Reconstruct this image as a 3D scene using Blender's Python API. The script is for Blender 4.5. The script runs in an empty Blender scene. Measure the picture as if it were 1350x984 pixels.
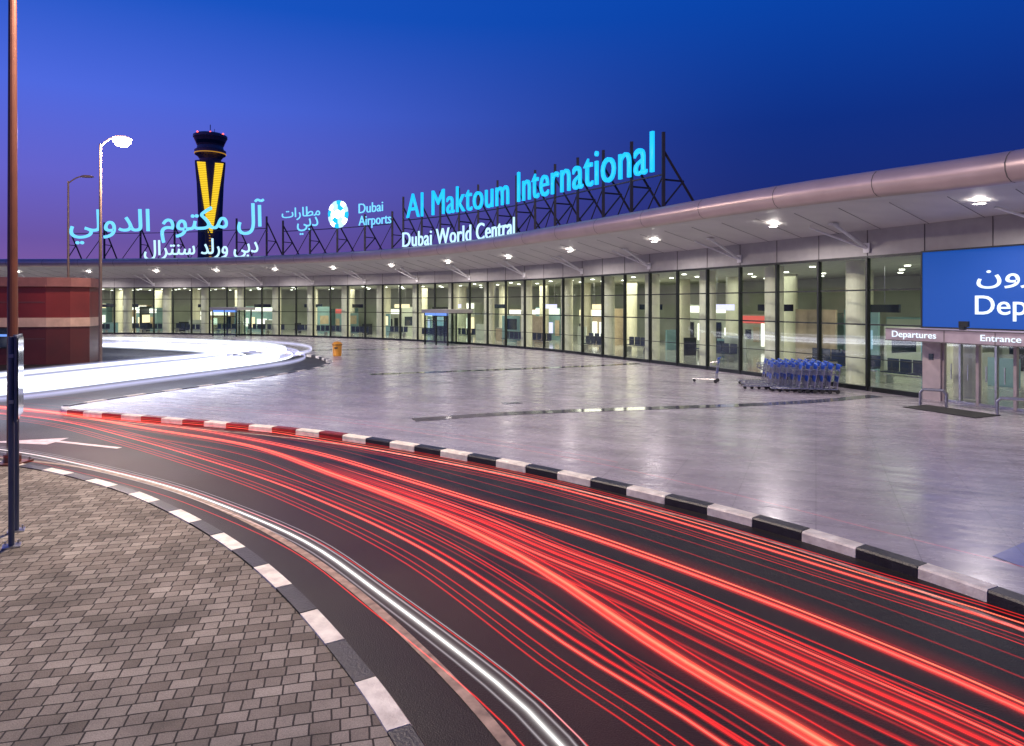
import bpy, bmesh, math, random
from mathutils import Vector, Matrix
random.seed(7)
S = bpy.context.scene
S.view_settings.view_transform='Standard'; S.view_settings.look='None'; S.view_settings.exposure=0
COL = S.collection

# ---------------------------------------------------------------- materials
def newmat(name):
    m=bpy.data.materials.new(name); m.use_nodes=True
    nt=m.node_tree; b=nt.nodes['Principled BSDF']
    return m,nt,b
def rgba(c): return (c[0],c[1],c[2],1)
def mat(name,c,rough=.5,metal=0,var=.12,scale=3.0,bump=0.0,bscale=40,c2=None):
    m,nt,b=newmat(name); N=nt.nodes; L=nt.links
    tc=N.new('ShaderNodeTexCoord')
    n=N.new('ShaderNodeTexNoise'); n.inputs['Scale'].default_value=scale; n.inputs['Detail'].default_value=3
    L.new(tc.outputs['Object'],n.inputs['Vector'])
    r=N.new('ShaderNodeValToRGB')
    r.color_ramp.elements[0].position=.3; r.color_ramp.elements[1].position=.7
    a=[x*(1-var) for x in c]; d=[min(1,x*(1+var)) for x in (c2 or c)]
    r.color_ramp.elements[0].color=rgba(a); r.color_ramp.elements[1].color=rgba(d)
    L.new(n.outputs['Fac'],r.inputs['Fac']); L.new(r.outputs['Color'],b.inputs['Base Color'])
    b.inputs['Roughness'].default_value=rough; b.inputs['Metallic'].default_value=metal
    if bump>0:
        n2=N.new('ShaderNodeTexNoise'); n2.inputs['Scale'].default_value=bscale; n2.inputs['Detail'].default_value=3
        L.new(tc.outputs['Object'],n2.inputs['Vector'])
        bp=N.new('ShaderNodeBump'); bp.inputs['Strength'].default_value=bump; bp.inputs['Distance'].default_value=.02
        L.new(n2.outputs['Fac'],bp.inputs['Height']); L.new(bp.outputs['Normal'],b.inputs['Normal'])
    return m
def emis(name,c,s,base=(.1,.1,.1),samp=False,rough=.5):
    m,nt,b=newmat(name)
    b.inputs['Base Color'].default_value=rgba(base); b.inputs['Roughness'].default_value=rough
    b.inputs['Emission Color'].default_value=rgba(c); b.inputs['Emission Strength'].default_value=s
    if not samp: m.cycles.emission_sampling='NONE'
    return m
def streak(name,c,s,pw=3.0,core=None,cpw=14.0,cs=0,samp=False):
    """light streak: adds light over what is behind it, soft across its width (UV y)"""
    m=bpy.data.materials.new(name); m.use_nodes=True; nt=m.node_tree; nt.nodes.clear(); N=nt.nodes; L=nt.links
    o=N.new('ShaderNodeOutputMaterial'); e=N.new('ShaderNodeEmission'); t=N.new('ShaderNodeBsdfTransparent'); a=N.new('ShaderNodeAddShader')
    uv=N.new('ShaderNodeUVMap'); sp=N.new('ShaderNodeSeparateXYZ'); L.new(uv.outputs[0],sp.inputs[0])
    def mth(op,i0,v1=None,v2=None):
        q=N.new('ShaderNodeMath'); q.operation=op; L.new(i0,q.inputs[0])
        if v1 is not None:
            if hasattr(v1,'links'): L.new(v1,q.inputs[1])
            else: q.inputs[1].default_value=v1
        if v2 is not None: q.inputs[2].default_value=v2
        return q.outputs[0]
    u=mth('ABSOLUTE',mth('MULTIPLY_ADD',sp.outputs[1],2.0,-1.0)); v=mth('SUBTRACT',u,1.0); v=mth('MULTIPLY',v,-1.0)
    f=mth('MULTIPLY',mth('POWER',v,pw),sp.outputs[0])
    e.inputs[0].default_value=rgba(c); L.new(mth('MULTIPLY',f,s),e.inputs[1])
    L.new(e.outputs[0],a.inputs[0]); L.new(t.outputs[0],a.inputs[1]); out=a.outputs[0]
    if core:
        e2=N.new('ShaderNodeEmission'); e2.inputs[0].default_value=rgba(core); L.new(mth('MULTIPLY',mth('MULTIPLY',mth('POWER',v,cpw),sp.outputs[0]),cs),e2.inputs[1])
        a2=N.new('ShaderNodeAddShader'); L.new(out,a2.inputs[0]); L.new(e2.outputs[0],a2.inputs[1]); out=a2.outputs[0]
    L.new(out,o.inputs[0])
    if not samp: m.cycles.emission_sampling='NONE'
    return m
def glassmat(name,tint=(.86,.93,.9),spec=.9):
    m=bpy.data.materials.new(name); m.use_nodes=True; nt=m.node_tree; nt.nodes.clear(); N=nt.nodes
    o=N.new('ShaderNodeOutputMaterial'); t=N.new('ShaderNodeBsdfTransparent'); g=N.new('ShaderNodeBsdfGlossy'); x=N.new('ShaderNodeMixShader'); f=N.new('ShaderNodeLayerWeight')
    t.inputs[0].default_value=rgba(tint); g.inputs[0].default_value=(spec,spec,spec,1); g.inputs['Roughness'].default_value=.02
    p=N.new('ShaderNodeMath'); p.operation='POWER'; p.inputs[1].default_value=4.5
    f.inputs['Blend'].default_value=.5
    q=N.new('ShaderNodeMath'); q.operation='MULTIPLY_ADD'; q.inputs[1].default_value=.8; q.inputs[2].default_value=.06
    nt.links.new(f.outputs['Facing'],p.inputs[0]); nt.links.new(p.outputs[0],q.inputs[0])
    nt.links.new(q.outputs[0],x.inputs[0]); nt.links.new(t.outputs[0],x.inputs[1]); nt.links.new(g.outputs[0],x.inputs[2]); nt.links.new(x.outputs[0],o.inputs[0])
    return m

def asphalt():
    m,nt,b=newmat('asphalt'); N=nt.nodes; L=nt.links
    tc=N.new('ShaderNodeTexCoord')
    n=N.new('ShaderNodeTexNoise'); n.inputs['Scale'].default_value=.5; n.inputs['Detail'].default_value=6; L.new(tc.outputs['Object'],n.inputs['Vector'])
    n2=N.new('ShaderNodeTexNoise'); n2.inputs['Scale'].default_value=70; n2.inputs['Detail'].default_value=2; L.new(tc.outputs['Object'],n2.inputs['Vector'])
    r=N.new('ShaderNodeValToRGB'); r.color_ramp.elements[0].position=.3; r.color_ramp.elements[1].position=.75
    r.color_ramp.elements[0].color=(.013,.011,.011,1); r.color_ramp.elements[1].color=(.038,.032,.029,1)
    L.new(n.outputs['Fac'],r.inputs['Fac'])
    mx=N.new('ShaderNodeMixRGB'); mx.blend_type='OVERLAY'; mx.inputs[0].default_value=.9
    L.new(r.outputs[0],mx.inputs[1]); L.new(n2.outputs['Fac'],mx.inputs[2]); L.new(mx.outputs[0],b.inputs['Base Color'])
    mr=N.new('ShaderNodeMapRange'); mr.inputs['To Min'].default_value=.36; mr.inputs['To Max'].default_value=.62
    L.new(n.outputs['Fac'],mr.inputs['Value']); L.new(mr.outputs[0],b.inputs['Roughness'])
    b.inputs['Specular IOR Level'].default_value=.2
    bp=N.new('ShaderNodeBump'); bp.inputs['Strength'].default_value=.7; bp.inputs['Distance'].default_value=.007
    L.new(n2.outputs['Fac'],bp.inputs['Height']); L.new(bp.outputs[0],b.inputs['Normal'])
    return m
def paving():
    m,nt,b=newmat('block_paving'); N=nt.nodes; L=nt.links
    tc=N.new('ShaderNodeTexCoord'); mp=N.new('ShaderNodeMapping'); mp.inputs['Rotation'].default_value=(0,0,math.radians(-14))
    L.new(tc.outputs['Object'],mp.inputs['Vector'])
    nd=N.new('ShaderNodeTexNoise'); nd.inputs['Scale'].default_value=6; L.new(mp.outputs[0],nd.inputs['Vector'])
    va=N.new('ShaderNodeMixRGB'); va.blend_type='ADD'; va.inputs[0].default_value=.018; L.new(mp.outputs[0],va.inputs[1]); L.new(nd.outputs['Color'],va.inputs[2])
    br=N.new('ShaderNodeTexBrick'); L.new(va.outputs[0],br.inputs['Vector'])
    br.inputs['Scale'].default_value=1; br.inputs['Brick Width'].default_value=.23; br.inputs['Row Height'].default_value=.15
    br.inputs['Mortar Size'].default_value=.008; br.inputs['Mortar Smooth'].default_value=.4; br.squash=.6; br.squash_frequency=2; br.offset=.5
    br.inputs['Color1'].default_value=(.175,.145,.115,1); br.inputs['Color2'].default_value=(.35,.305,.25,1); br.inputs['Mortar'].default_value=(.04,.033,.028,1)
    br.inputs['Bias'].default_value=-.1
    n=N.new('ShaderNodeTexNoise'); n.inputs['Scale'].default_value=1.1; n.inputs['Detail'].default_value=6; L.new(tc.outputs['Object'],n.inputs['Vector'])
    n3=N.new('ShaderNodeTexNoise'); n3.inputs['Scale'].default_value=110; n3.inputs['Detail'].default_value=3; L.new(tc.outputs['Object'],n3.inputs['Vector'])
    mx=N.new('ShaderNodeMixRGB'); mx.blend_type='OVERLAY'; mx.inputs[0].default_value=.85; L.new(br.outputs[0],mx.inputs[1]); L.new(n.outputs['Fac'],mx.inputs[2])
    m2=N.new('ShaderNodeMixRGB'); m2.blend_type='OVERLAY'; m2.inputs[0].default_value=.7; L.new(mx.outputs[0],m2.inputs[1]); L.new(n3.outputs['Fac'],m2.inputs[2])
    L.new(m2.outputs[0],b.inputs['Base Color']); b.inputs['Roughness'].default_value=.8; b.inputs['Specular IOR Level'].default_value=.3
    sb=N.new('ShaderNodeMath'); sb.operation='MULTIPLY_ADD'; sb.inputs[1].default_value=-1.0; L.new(br.outputs['Fac'],sb.inputs[0])
    ad=N.new('ShaderNodeMath'); ad.operation='MULTIPLY'; ad.inputs[1].default_value=.35; L.new(n3.outputs['Fac'],ad.inputs[0]); L.new(ad.outputs[0],sb.inputs[2])
    bp=N.new('ShaderNodeBump'); bp.inputs['Strength'].default_value=1.0; bp.inputs['Distance'].default_value=.018
    L.new(sb.outputs[0],bp.inputs['Height']); L.new(bp.outputs[0],b.inputs['Normal'])
    return m
def plazamat(name,c1,c2,rmin,rmax,tile,rot):
    m,nt,b=newmat(name); N=nt.nodes; L=nt.links
    tc=N.new('ShaderNodeTexCoord'); mp=N.new('ShaderNodeMapping'); mp.inputs['Rotation'].default_value=(0,0,rot); L.new(tc.outputs['Object'],mp.inputs['Vector'])
    ms=N.new('ShaderNodeMapping'); ms.inputs['Scale'].default_value=(.45,1.5,1); L.new(mp.outputs[0],ms.inputs['Vector'])
    n=N.new('ShaderNodeTexNoise'); n.inputs['Scale'].default_value=.6; n.inputs['Detail'].default_value=8; n.inputs['Roughness'].default_value=.8; L.new(ms.outputs[0],n.inputs['Vector'])
    r=N.new('ShaderNodeValToRGB'); r.color_ramp.elements[0].position=.3; r.color_ramp.elements[1].position=.7
    r.color_ramp.elements[0].color=rgba(c1); r.color_ramp.elements[1].color=rgba(c2); L.new(n.outputs['Fac'],r.inputs[0])
    br=N.new('ShaderNodeTexBrick'); L.new(mp.outputs[0],br.inputs['Vector']); br.inputs['Scale'].default_value=1; br.offset=0
    br.inputs['Brick Width'].default_value=tile; br.inputs['Row Height'].default_value=tile; br.inputs['Mortar Size'].default_value=.008
    br.inputs['Color1'].default_value=(1,1,1,1); br.inputs['Color2'].default_value=(.9,.9,.9,1); br.inputs['Mortar'].default_value=(.55,.55,.55,1)
    mx=N.new('ShaderNodeMixRGB'); mx.blend_type='MULTIPLY'; mx.inputs[0].default_value=.75; L.new(r.outputs[0],mx.inputs[1]); L.new(br.outputs[0],mx.inputs[2])
    L.new(mx.outputs[0],b.inputs['Base Color'])
    n2=N.new('ShaderNodeTexNoise'); n2.inputs['Scale'].default_value=2.2; n2.inputs['Detail'].default_value=7; n2.inputs['Roughness'].default_value=.75; L.new(ms.outputs[0],n2.inputs['Vector'])
    mr=N.new('ShaderNodeMapRange'); mr.inputs['From Min'].default_value=.3; mr.inputs['From Max'].default_value=.7
    mr.inputs['To Min'].default_value=rmin; mr.inputs['To Max'].default_value=rmax; L.new(n2.outputs['Fac'],mr.inputs[0]); L.new(mr.outputs[0],b.inputs['Roughness'])
    bp=N.new('ShaderNodeBump'); bp.inputs['Strength'].default_value=.3; bp.inputs['Distance'].default_value=.004; L.new(n2.outputs['Fac'],bp.inputs['Height']); L.new(bp.outputs[0],b.inputs['Normal'])
    return m

M=dict(
 asphalt=asphalt(), paving=paving(),
 plaza=plazamat('plaza_concrete',(.23,.205,.235),(.52,.47,.51),.13,.38,1.2,math.radians(24)),
 inset=plazamat('polished_granite_inset',(.08,.08,.10),(.15,.15,.17),.03,.12,.6,math.radians(24)),
 bluef=plazamat('blue_tinted_paving',(.05,.07,.3),(.09,.12,.42),.25,.5,.6,math.radians(24)),  # plaza tiles in a blue tint
 ground=mat('sand_ground',(.12,.1,.08),.9,scale=.05,var=.3),
 kwhite=mat('kerb_white_paint',(.84,.75,.63),.55,scale=6,var=.25,bump=.3),
 kblack=mat('kerb_black_paint',(.022,.02,.024),.45,scale=5,var=.3,bump=.3),
 kredlit=mat('kerb_red_trail_light',(.20,.018,.016),.5,scale=5,var=.3,bump=.3),  # red light of the trails painted into the colour of black kerb blocks
 tan=mat('faded_yellow_paint',(.34,.25,.18),.6,scale=7,var=.45),
 white=mat('road_white_paint',(.7,.7,.68),.5,scale=7,var=.2),
 frame=mat('dark_mullion_aluminium',(.035,.04,.04),.35,.6),
 steel=mat('brushed_steel',(.5,.5,.51),.3,1,scale=12),
 dsteel=mat('sign_frame_steel',(.03,.028,.045),.5,.4),
 fascia=mat('canopy_aluminium',(.48,.37,.36),.34,.5,var=.08,scale=1.2),
 joint=mat('panel_joint',(.10,.09,.09),.7),
 soffit=mat('soffit_panel',(.58,.55,.54),.5,.0,var=.06,scale=.8),
 wall=mat('facade_panel',(.36,.35,.34),.45,.1,var=.06),
 strut=mat('strut_white',(.7,.7,.7),.4),
 ifloor=mat('terrazzo_floor',(.42,.42,.38),.12,var=.1,scale=1),
 iwall=mat('interior_wall',(.48,.52,.44),.6,var=.2,scale=.4),
 iteal=mat('interior_teal_partition',(.22,.36,.38),.3,var=.15,scale=.6),
 iceil=mat('interior_ceiling',(.52,.54,.45),.7),
 icol=mat('column_render',(.76,.73,.56),.5,var=.05),
 counter=mat('counter_laminate',(.5,.40,.28),.4), seat=mat('seat_blue_black',(.025,.035,.07),.5),
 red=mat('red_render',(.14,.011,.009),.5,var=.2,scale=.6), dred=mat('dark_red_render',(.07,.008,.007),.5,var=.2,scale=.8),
 cream=mat('cream_stripe',(.5,.31,.23),.5), coping=mat('pink_coping',(.20,.075,.065),.5),
 pole=mat('painted_lamp_pole',(.15,.055,.035),.4,.2), gpole=mat('galvanised_pole',(.20,.13,.10),.5,.1),
 black=mat('rubber_black',(.02,.02,.02),.7), tblue=mat('trolley_blue_plastic',(.01,.08,.5),.35),
 orange=mat('orange_plastic',(.75,.32,.03),.45), signback=mat('sign_back_grey',(.10,.12,.15),.5,.3),
 shaft=mat('tower_concrete',(.10,.075,.11),.6,scale=.1), cab=mat('tower_cab_cladding',(.26,.12,.13),.4,.2,scale=.1),
 pier=mat('pinkish_panel',(.45,.38,.37),.5),
 glass=glassmat('facade_glass'), dglass=glassmat('door_glass',(.9,.93,.93)),
 wing=mat('window_dark',(.02,.03,.05),.1),
 cyan=emis('led_cyan',(.01,.50,1.0),1.2,(.02,.2,.4)), lblue=emis('led_pale_blue',(.16,.62,1.0),1.3), lwhite=emis('led_white_blue',(.5,.8,1.0),1.3),
 cyand=emis('led_cyan_return',(.01,.2,.9),.4,(.01,.1,.2)),
 ledcore=emis('led_logo_white',(.8,.95,1),4),
 yellow=emis('tower_yellow_light',(1,.66,.01),1.1), ylwd=emis('tower_yellow_dim',(1,.5,.02),.5), ared=emis('aviation_red',(1,.08,.05),5),
 down=emis('downlight',(1,.93,.85),30), idown=emis('interior_downlight',(1,.98,.85),8),
 lamp=emis('street_lamp_glow',(1,.8,.62),60),
 bbd=emis('billboard_blue',(.0,.085,.46),.66,(.0,.02,.12),rough=.8), bbt=emis('billboard_text',(.75,.88,1),1.3), signp=mat('entrance_sign_panel',(.40,.33,.35),.45,.2),
 shopw=emis('shop_white',(1,.96,.82),1.8), shopb=emis('shop_blue',(.15,.35,1),1.0), shopr=emis('shop_red',(1,.12,.1),.8), shopv=emis('shop_violet',(.72,.68,1),1.5), shopy=emis('shop_warm',(1,.80,.46),1.6), poster=emis('backlit_poster',(.35,.6,.75),.8),
 rA=streak('trail_red_bright',(1,.03,.02),1.1,2.4,(1,.13,.09),6,2.2), rB=streak('trail_red',(1,.022,.016),1.3,2.4), rC=streak('trail_red_dim',(.8,.015,.015),.6,2), rO=streak('trail_orange',(1,.045,.025),.9,2.4,(1,.22,.12),5,2.1),
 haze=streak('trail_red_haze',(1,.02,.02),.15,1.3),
 wA=streak('trail_white_bright',(.75,.84,1),1.8,1.4,(1,1,1),4,3.2,True), wB=streak('trail_white',(.64,.64,1),.8,1.1), 
 wN=streak('trail_white_near',(.8,.75,.75),.45,2.2,(1,.98,.95),9,2.4), wC=streak('trail_lilac',(.9,.85,.9),.7,3),
)

# ---------------------------------------------------------------- helpers
def empty(name,loc=(0,0,0)):
    e=bpy.data.objects.new(name,None); e.location=loc; COL.objects.link(e); return e
class MB:
    def __init__(s): s.v=[];s.f=[];s.m=[];s.mats=[]
    def mi(s,k):
        if k not in s.mats: s.mats.append(k)
        return s.mats.index(k)
    def add(s,vs,fs,k):
        o=len(s.v); s.v+= [tuple(x) for x in vs]; i=s.mi(k)
        for f in fs: s.f.append([o+a for a in f]); s.m.append(i)
    def box(s,c,size,k,rz=0,xf=None):
        hx,hy,hz=[a/2 for a in size]; vs=[]
        ca,sa=math.cos(rz),math.sin(rz)
        for dz in(-hz,hz):
            for dx,dy in((-hx,-hy),(hx,-hy),(hx,hy),(-hx,hy)):
                p=(c[0]+dx*ca-dy*sa,c[1]+dx*sa+dy*ca,c[2]+dz)
                vs.append(p)
        s.add(vs,[(3,2,1,0),(4,5,6,7),(0,1,5,4),(1,2,6,5),(2,3,7,6),(3,0,4,7)],k)
    def cyl(s,p0,p1,r0,k,r1=None,n=10,cap=True):
        r1=r0 if r1 is None else r1
        p0=Vector(p0);p1=Vector(p1); d=(p1-p0).normalized()
        a=d.orthogonal().normalized(); b=d.cross(a)
        vs=[]
        for p,r in((p0,r0),(p1,r1)):
            for i in range(n):
                t=2*math.pi*i/n; vs.append(p+a*math.cos(t)*r+b*math.sin(t)*r)
        fs=[(i,(i+1)%n,n+(i+1)%n,n+i) for i in range(n)]
        if cap: fs+= [tuple(range(n-1,-1,-1)),tuple(range(n,2*n))]
        s.add(vs,fs,k)
    def beam(s,p0,p1,w,k): s.cyl(p0,p1,w*.7,k,n=4)
    def lathe(s,prof,c,k,n=24):
        vs=[]
        for r,z in prof:
            for i in range(n):
                t=2*math.pi*i/n; vs.append((c[0]+r*math.cos(t),c[1]+r*math.sin(t),c[2]+z))
        fs=[]
        for j in range(len(prof)-1):
            for i in range(n): fs.append((j*n+i,j*n+(i+1)%n,(j+1)*n+(i+1)%n,(j+1)*n+i))
        s.add(vs,fs,k)
    def build(s,name,parent=None,loc=None,rz=0,smooth=False):
        me=bpy.data.meshes.new(name); me.from_pydata(s.v,[],s.f)
        for k in s.mats: me.materials.append(M[k])
        me.polygons.foreach_set('material_index',s.m)
        if smooth: me.polygons.foreach_set('use_smooth',[True]*len(s.f))
        me.update(); o=bpy.data.objects.new(name,me); COL.objects.link(o)
        if parent: o.parent=parent
        if loc: o.location=loc
        o.rotation_euler[2]=rz
        return o

def catmull(P,sub=16):
    P=[Vector(p) for p in P]; out=[]
    for i in range(len(P)-1):
        p0=P[i-1] if i else P[0]*2-P[1]; p1=P[i];p2=P[i+1]; p3=P[i+2] if i+2<len(P) else P[-1]*2-P[-2]
        for j in range(sub):
            t=j/sub
            out.append(.5*((2*p1)+(p2-p0)*t+(2*p0-5*p1+4*p2-p3)*t*t+(3*p1-p0-3*p2+p3)*t**3))
    out.append(P[-1]); return out
class Path:
    def __init__(s,P,step=.5,smooth=0):
        P=[Vector((p[0],p[1],p[2] if len(p)>2 else 0)) for p in P]
        d=catmull(P); s._set(d)
        n=max(4,int(s.L/step)); pts=[s.raw(s.L*i/n) for i in range(n+1)]
        for _ in range(smooth):
            pts=[pts[0]]+[(pts[i-1]+pts[i]*2+pts[i+1])/4 for i in range(1,len(pts)-1)]+[pts[-1]]
        s._set(pts)
    def _set(s,pts):
        s.p=pts; s.c=[0]
        for i in range(1,len(pts)): s.c.append(s.c[-1]+(pts[i].xy-pts[i-1].xy).length)
        s.L=s.c[-1]
    def raw(s,t):
        import bisect
        t=max(0,min(s.L,t)); i=min(len(s.p)-2,max(0,bisect.bisect_right(s.c,t)-1))
        d=s.c[i+1]-s.c[i]; f=(t-s.c[i])/d if d>0 else 0
        return s.p[i].lerp(s.p[i+1],f)
    def dir(s,t):
        a=s.raw(max(0,t-.3));b=s.raw(min(s.L,t+.3)); d=(b-a).xy; return d.normalized()
    def at(s,t,off=0,z=None):   # +off = to the left of travel
        p=s.raw(t); d=s.dir(t); return Vector((p.x-d.y*off,p.y+d.x*off,p.z if z is None else z))
    def ang(s,t): d=s.dir(t); return math.atan2(d.y,d.x)
    def sx(s,X):
        for i in range(len(s.p)-1):
            a,b=s.p[i].x,s.p[i+1].x
            if (a-X)*(b-X)<=0 and a!=b: return s.c[i]+(s.c[i+1]-s.c[i])*(X-a)/(b-a)
        return s.L
def strip(mb,path,s0,s1,a,b,k,step=1.0):
    """surface between two (off,z) rails a,b; z may be callable of s"""
    n=max(1,int(abs(s1-s0)/step)); vs=[];fs=[]
    zf=lambda z,s:z(s) if callable(z) else z
    for i in range(n+1):
        s=s0+(s1-s0)*i/n
        vs.append(path.at(s,a[0],zf(a[1],s))); vs.append(path.at(s,b[0],zf(b[1],s)))
    for i in range(n): fs.append((2*i,2*i+2,2*i+3,2*i+1))
    mb.add(vs,fs,k)
def ngon(name,pts,z,k,thick=0):
    bm=bmesh.new(); vs=[bm.verts.new((p[0],p[1],z)) for p in pts]; f=bm.faces.new(vs)
    bm.normal_update()
    if f.normal.z<0: f.normal_flip()
    bmesh.ops.triangulate(bm,faces=bm.faces[:])
    me=bpy.data.meshes.new(name); bm.to_mesh(me); bm.free(); me.materials.append(M[k])
    o=bpy.data.objects.new(name,me); COL.objects.link(o); return o

# ---------------------------------------------------------------- main survey lines (metres)
K  = Path([(-14.0,21.2),(-13.3,20.4),(-10.89,19.41),(-7.3,18.0),(-4.57,16.78),(-1.74,14.92),(.72,12.97),(2.85,10.92),(3.92,9.67),(4.75,8.46),(5.33,7.44),(5.85,6.2),(6.3,5),(6.8,3),(7.2,0),(7.4,-6)],.25,2)
LP = Path([(-70,55.5),(-45,54.5),(-31.8,53),(-23.8,50.3),(-16.8,46.4),(-12.5,42.4),(-10.3,38.1),(-9.8,34.5),(-10.4,31.6),(-11.6,27.8),(-12.95,24.5),(-13.7,22.5),(-14.0,21.3)],.4,2)
BK = Path([(-24,17.5),(-16,15.6),(-12,14.3),(-9.25,13.32),(-7.66,12.43),(-6.38,11.56),(-5.15,10.53),(-4.03,9.46),(-3.0,8.32),(-2.05,7.09),(-1.19,5.81),(-.76,5.09),(-.2,4),(.15,3),(.5,1),(.6,-6)],.25,2)
F = Path([(21.9,4.7),(17.1,15.7),(13.94,23),(9.86,32.3),(6.64,38.6),(1.33,47.9),(-8.1,58.2),(-20.2,66),(-32.2,70.7),(-42.4,72.2),(-55,72.5),(-75,72.5)],.5,6)
E = Path([(18.0,2,6.05),(14.6,10,6.1),(12,16,6.16),(10.5,19.6,6.36),(8.53,23.6,6.5),(5.36,30.1,6.58),(2.24,36.2,6.66),(-2.77,45.1,6.74),(-11.2,54.2,6.77),(-22.6,61.5,6.85),(-33.6,65.9,6.95),(-42.9,67,6.95),(-55,67.3,6.95),(-75,67.3,6.95)],.5,4)

# ---------------------------------------------------------------- ground, road, plaza
g=MB(); g.add([(-2500,-800,-.01),(2500,-800,-.01),(2500,4000,-.01),(-2500,4000,-.01)],[(0,1,2,3)],'ground'); g.build('ground')
g=MB(); g.add([(-120,-12,0),(9,-12,0),(9,58,0),(-120,58,0)],[(0,1,2,3)],'asphalt'); g.build('road')
pp=[K.at(s,.0) for s in [K.L*i/150 for i in range(151)]]
lp=[LP.at(s,.0) for s in [LP.L*i/120 for i in range(120)]]
poly=[(p.x,p.y) for p in pp]+[(60,-6),(60,110),(-90,110),(-90,56)]+[(p.x,p.y) for p in lp]
ngon('plaza_pavement',poly,.12,'plaza')
pb=[BK.at(s,0) for s in [BK.L*i/100 for i in range(101)]]
ngon('brick_pavement',[(p.x,p.y) for p in pb]+[(-30,-6),(-30,17.8)],.12,'paving')
# polished inset bands across the plaza
ib=MB()
def band(P,w,k='inset',z=.126):
    p=Path(P,.5,1); strip(ib,p,0,p.L,(-w/2,z),(w/2,z),k,.5)
band([(-2.7,18.7),(.6,20.0),(8.5,21.8),(12.6,23.6)],.55)
band([(-6.4,30.8),(-2,32.5),(3.2,34.6),(6.8,36.4)],.6)
band([(-14,46.8),(-8,48.2),(-2,49.9)],.6)
ib.build('granite_inset_band')
bl=MB(); bl.add([(6.05,8.6,.126),(6.9,6.0,.126),(12,6,.126),(12,10.6,.126),(7.6,9.6,.126)],[(0,1,2,3,4)],'bluef'); bl.build('blue_paving_patch')
# drain cover in the plaza
dc=MB()
for x,y in((0.0,21.9),): 
    dc.box((x,y,.124),(.6,.35,.01),'kside' if 'kside' in M else 'steel',.4)
    for j in range(5): dc.box((x-.2+.1*j,y,.131),(.03,.3,.006),'kblack',.4)
dc.build('drain_cover')

def kerb(name,path,off0,off1,seg=.77,start=0,zt=.14,redto=0):
    mb=MB(); s=start; i=0
    while s<path.L-seg*.5:
        k='kwhite' if i%2==0 else ('kredlit' if s<redto else 'kblack')  # dark blocks near the start carry the painted-in red trail light
        a=s+.006; b=min(s+seg-.006,path.L); n=3
        dz=random.uniform(-.004,.004)
        prof=[(off0,-.02),(off0,zt-.025+dz),(off0+(.02 if off1>off0 else -.02),zt+dz),(off1,zt+dz),(off1,-.02)]
        vs=[]
        for j in range(n+1):
            t=a+(b-a)*j/n
            for o,z in prof: vs.append(path.at(t,o,z))
        m=len(prof); fs=[]
        for j in range(n):
            for q in range(m-1): fs.append((j*m+q,j*m+q+1,(j+1)*m+q+1,(j+1)*m+q))
        fs+= [tuple(range(m)),tuple(n*m+q for q in range(m-1,-1,-1))]
        mb.add(vs,fs,k); s+=seg; i+=1
    return mb.build(name)
kerb('plaza_kerb',K,-.02,.2,start=.3,redto=10.5)
kerb('dropoff_kerb',LP,-.02,.2)
kerb('footpath_kerb',BK,.04,-.16,start=.35)
# painted markings
pm=MB()
strip(pm,BK,0,BK.L,(.60,.006),(.70,.006),'tan',.4)
strip(pm,K,1.5,K.L,(-.42,.006),(-.34,.006),'tan',.4)
pm.add([(-12.6,16.3,.006),(-10.9,16.0,.006),(-10.9,16.8,.006)],[(0,1,2)],'white')
pm.add([(-10.9,16.3,.006),(-9.0,15.55,.006),(-8.95,15.68,.006),(-10.9,16.45,.006)],[(0,1,2,3)],'white')
pm.build('road_marking')

# ---------------------------------------------------------------- terminal
T=empty('airport_terminal')
s0=F.sx(13.94)
ztop=5.0; BAY=2.2
w=MB()
strip(w,F,0,F.L,(0.05,5.0),(0.05,6.02),'wall'); w.build('facade_panel_band',T)
w=MB()
for s in [s0+BAY*i for i in range(-8,60)]:
    if 0<s<F.L: w.box(F.at(s,.06,5.5),(.02,.02,1.0),'joint',F.ang(s))
strip(w,F,0,F.L,(.075,5.06),(.075,4.96),'frame')
w.build('panel_joint',T)
gl=MB(); strip(gl,F,s0,F.L,(0,.14),(0,5.0),'glass',1.1); strip(gl,F,0,s0-6.3,(0,.14),(0,5.0),'glass',1.1)
gl.build('glass_curtain_wall',T)
fr=MB()
i=-9
while True:
    s=s0+BAY*i; i+=1
    if s>F.L: break
    if s<0 or (s0-6.2<s<s0-.1): continue
    fr.box(F.at(s,.03,2.55),(.075,.18,4.9),'frame',F.ang(s))
def trans(z,h,a,b,o=.05):
    strip(fr,F,a,b,(o,z),(o,z+h),'frame'); strip(fr,F,a,b,(o,z+h),(-o,z+h),'frame'); strip(fr,F,a,b,(-o,z),(o,z),'frame'); strip(fr,F,a,b,(-o,z+h),(-o,z),'frame')
for z in (3.78,2.52): trans(z,.055,s0,F.L); trans(z,.055,0,s0-6.3)
trans(1.28,.03,s0,F.L,.03); trans(.12,.16,s0,F.L,.09)
fr.build('window_frames',T)
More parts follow.
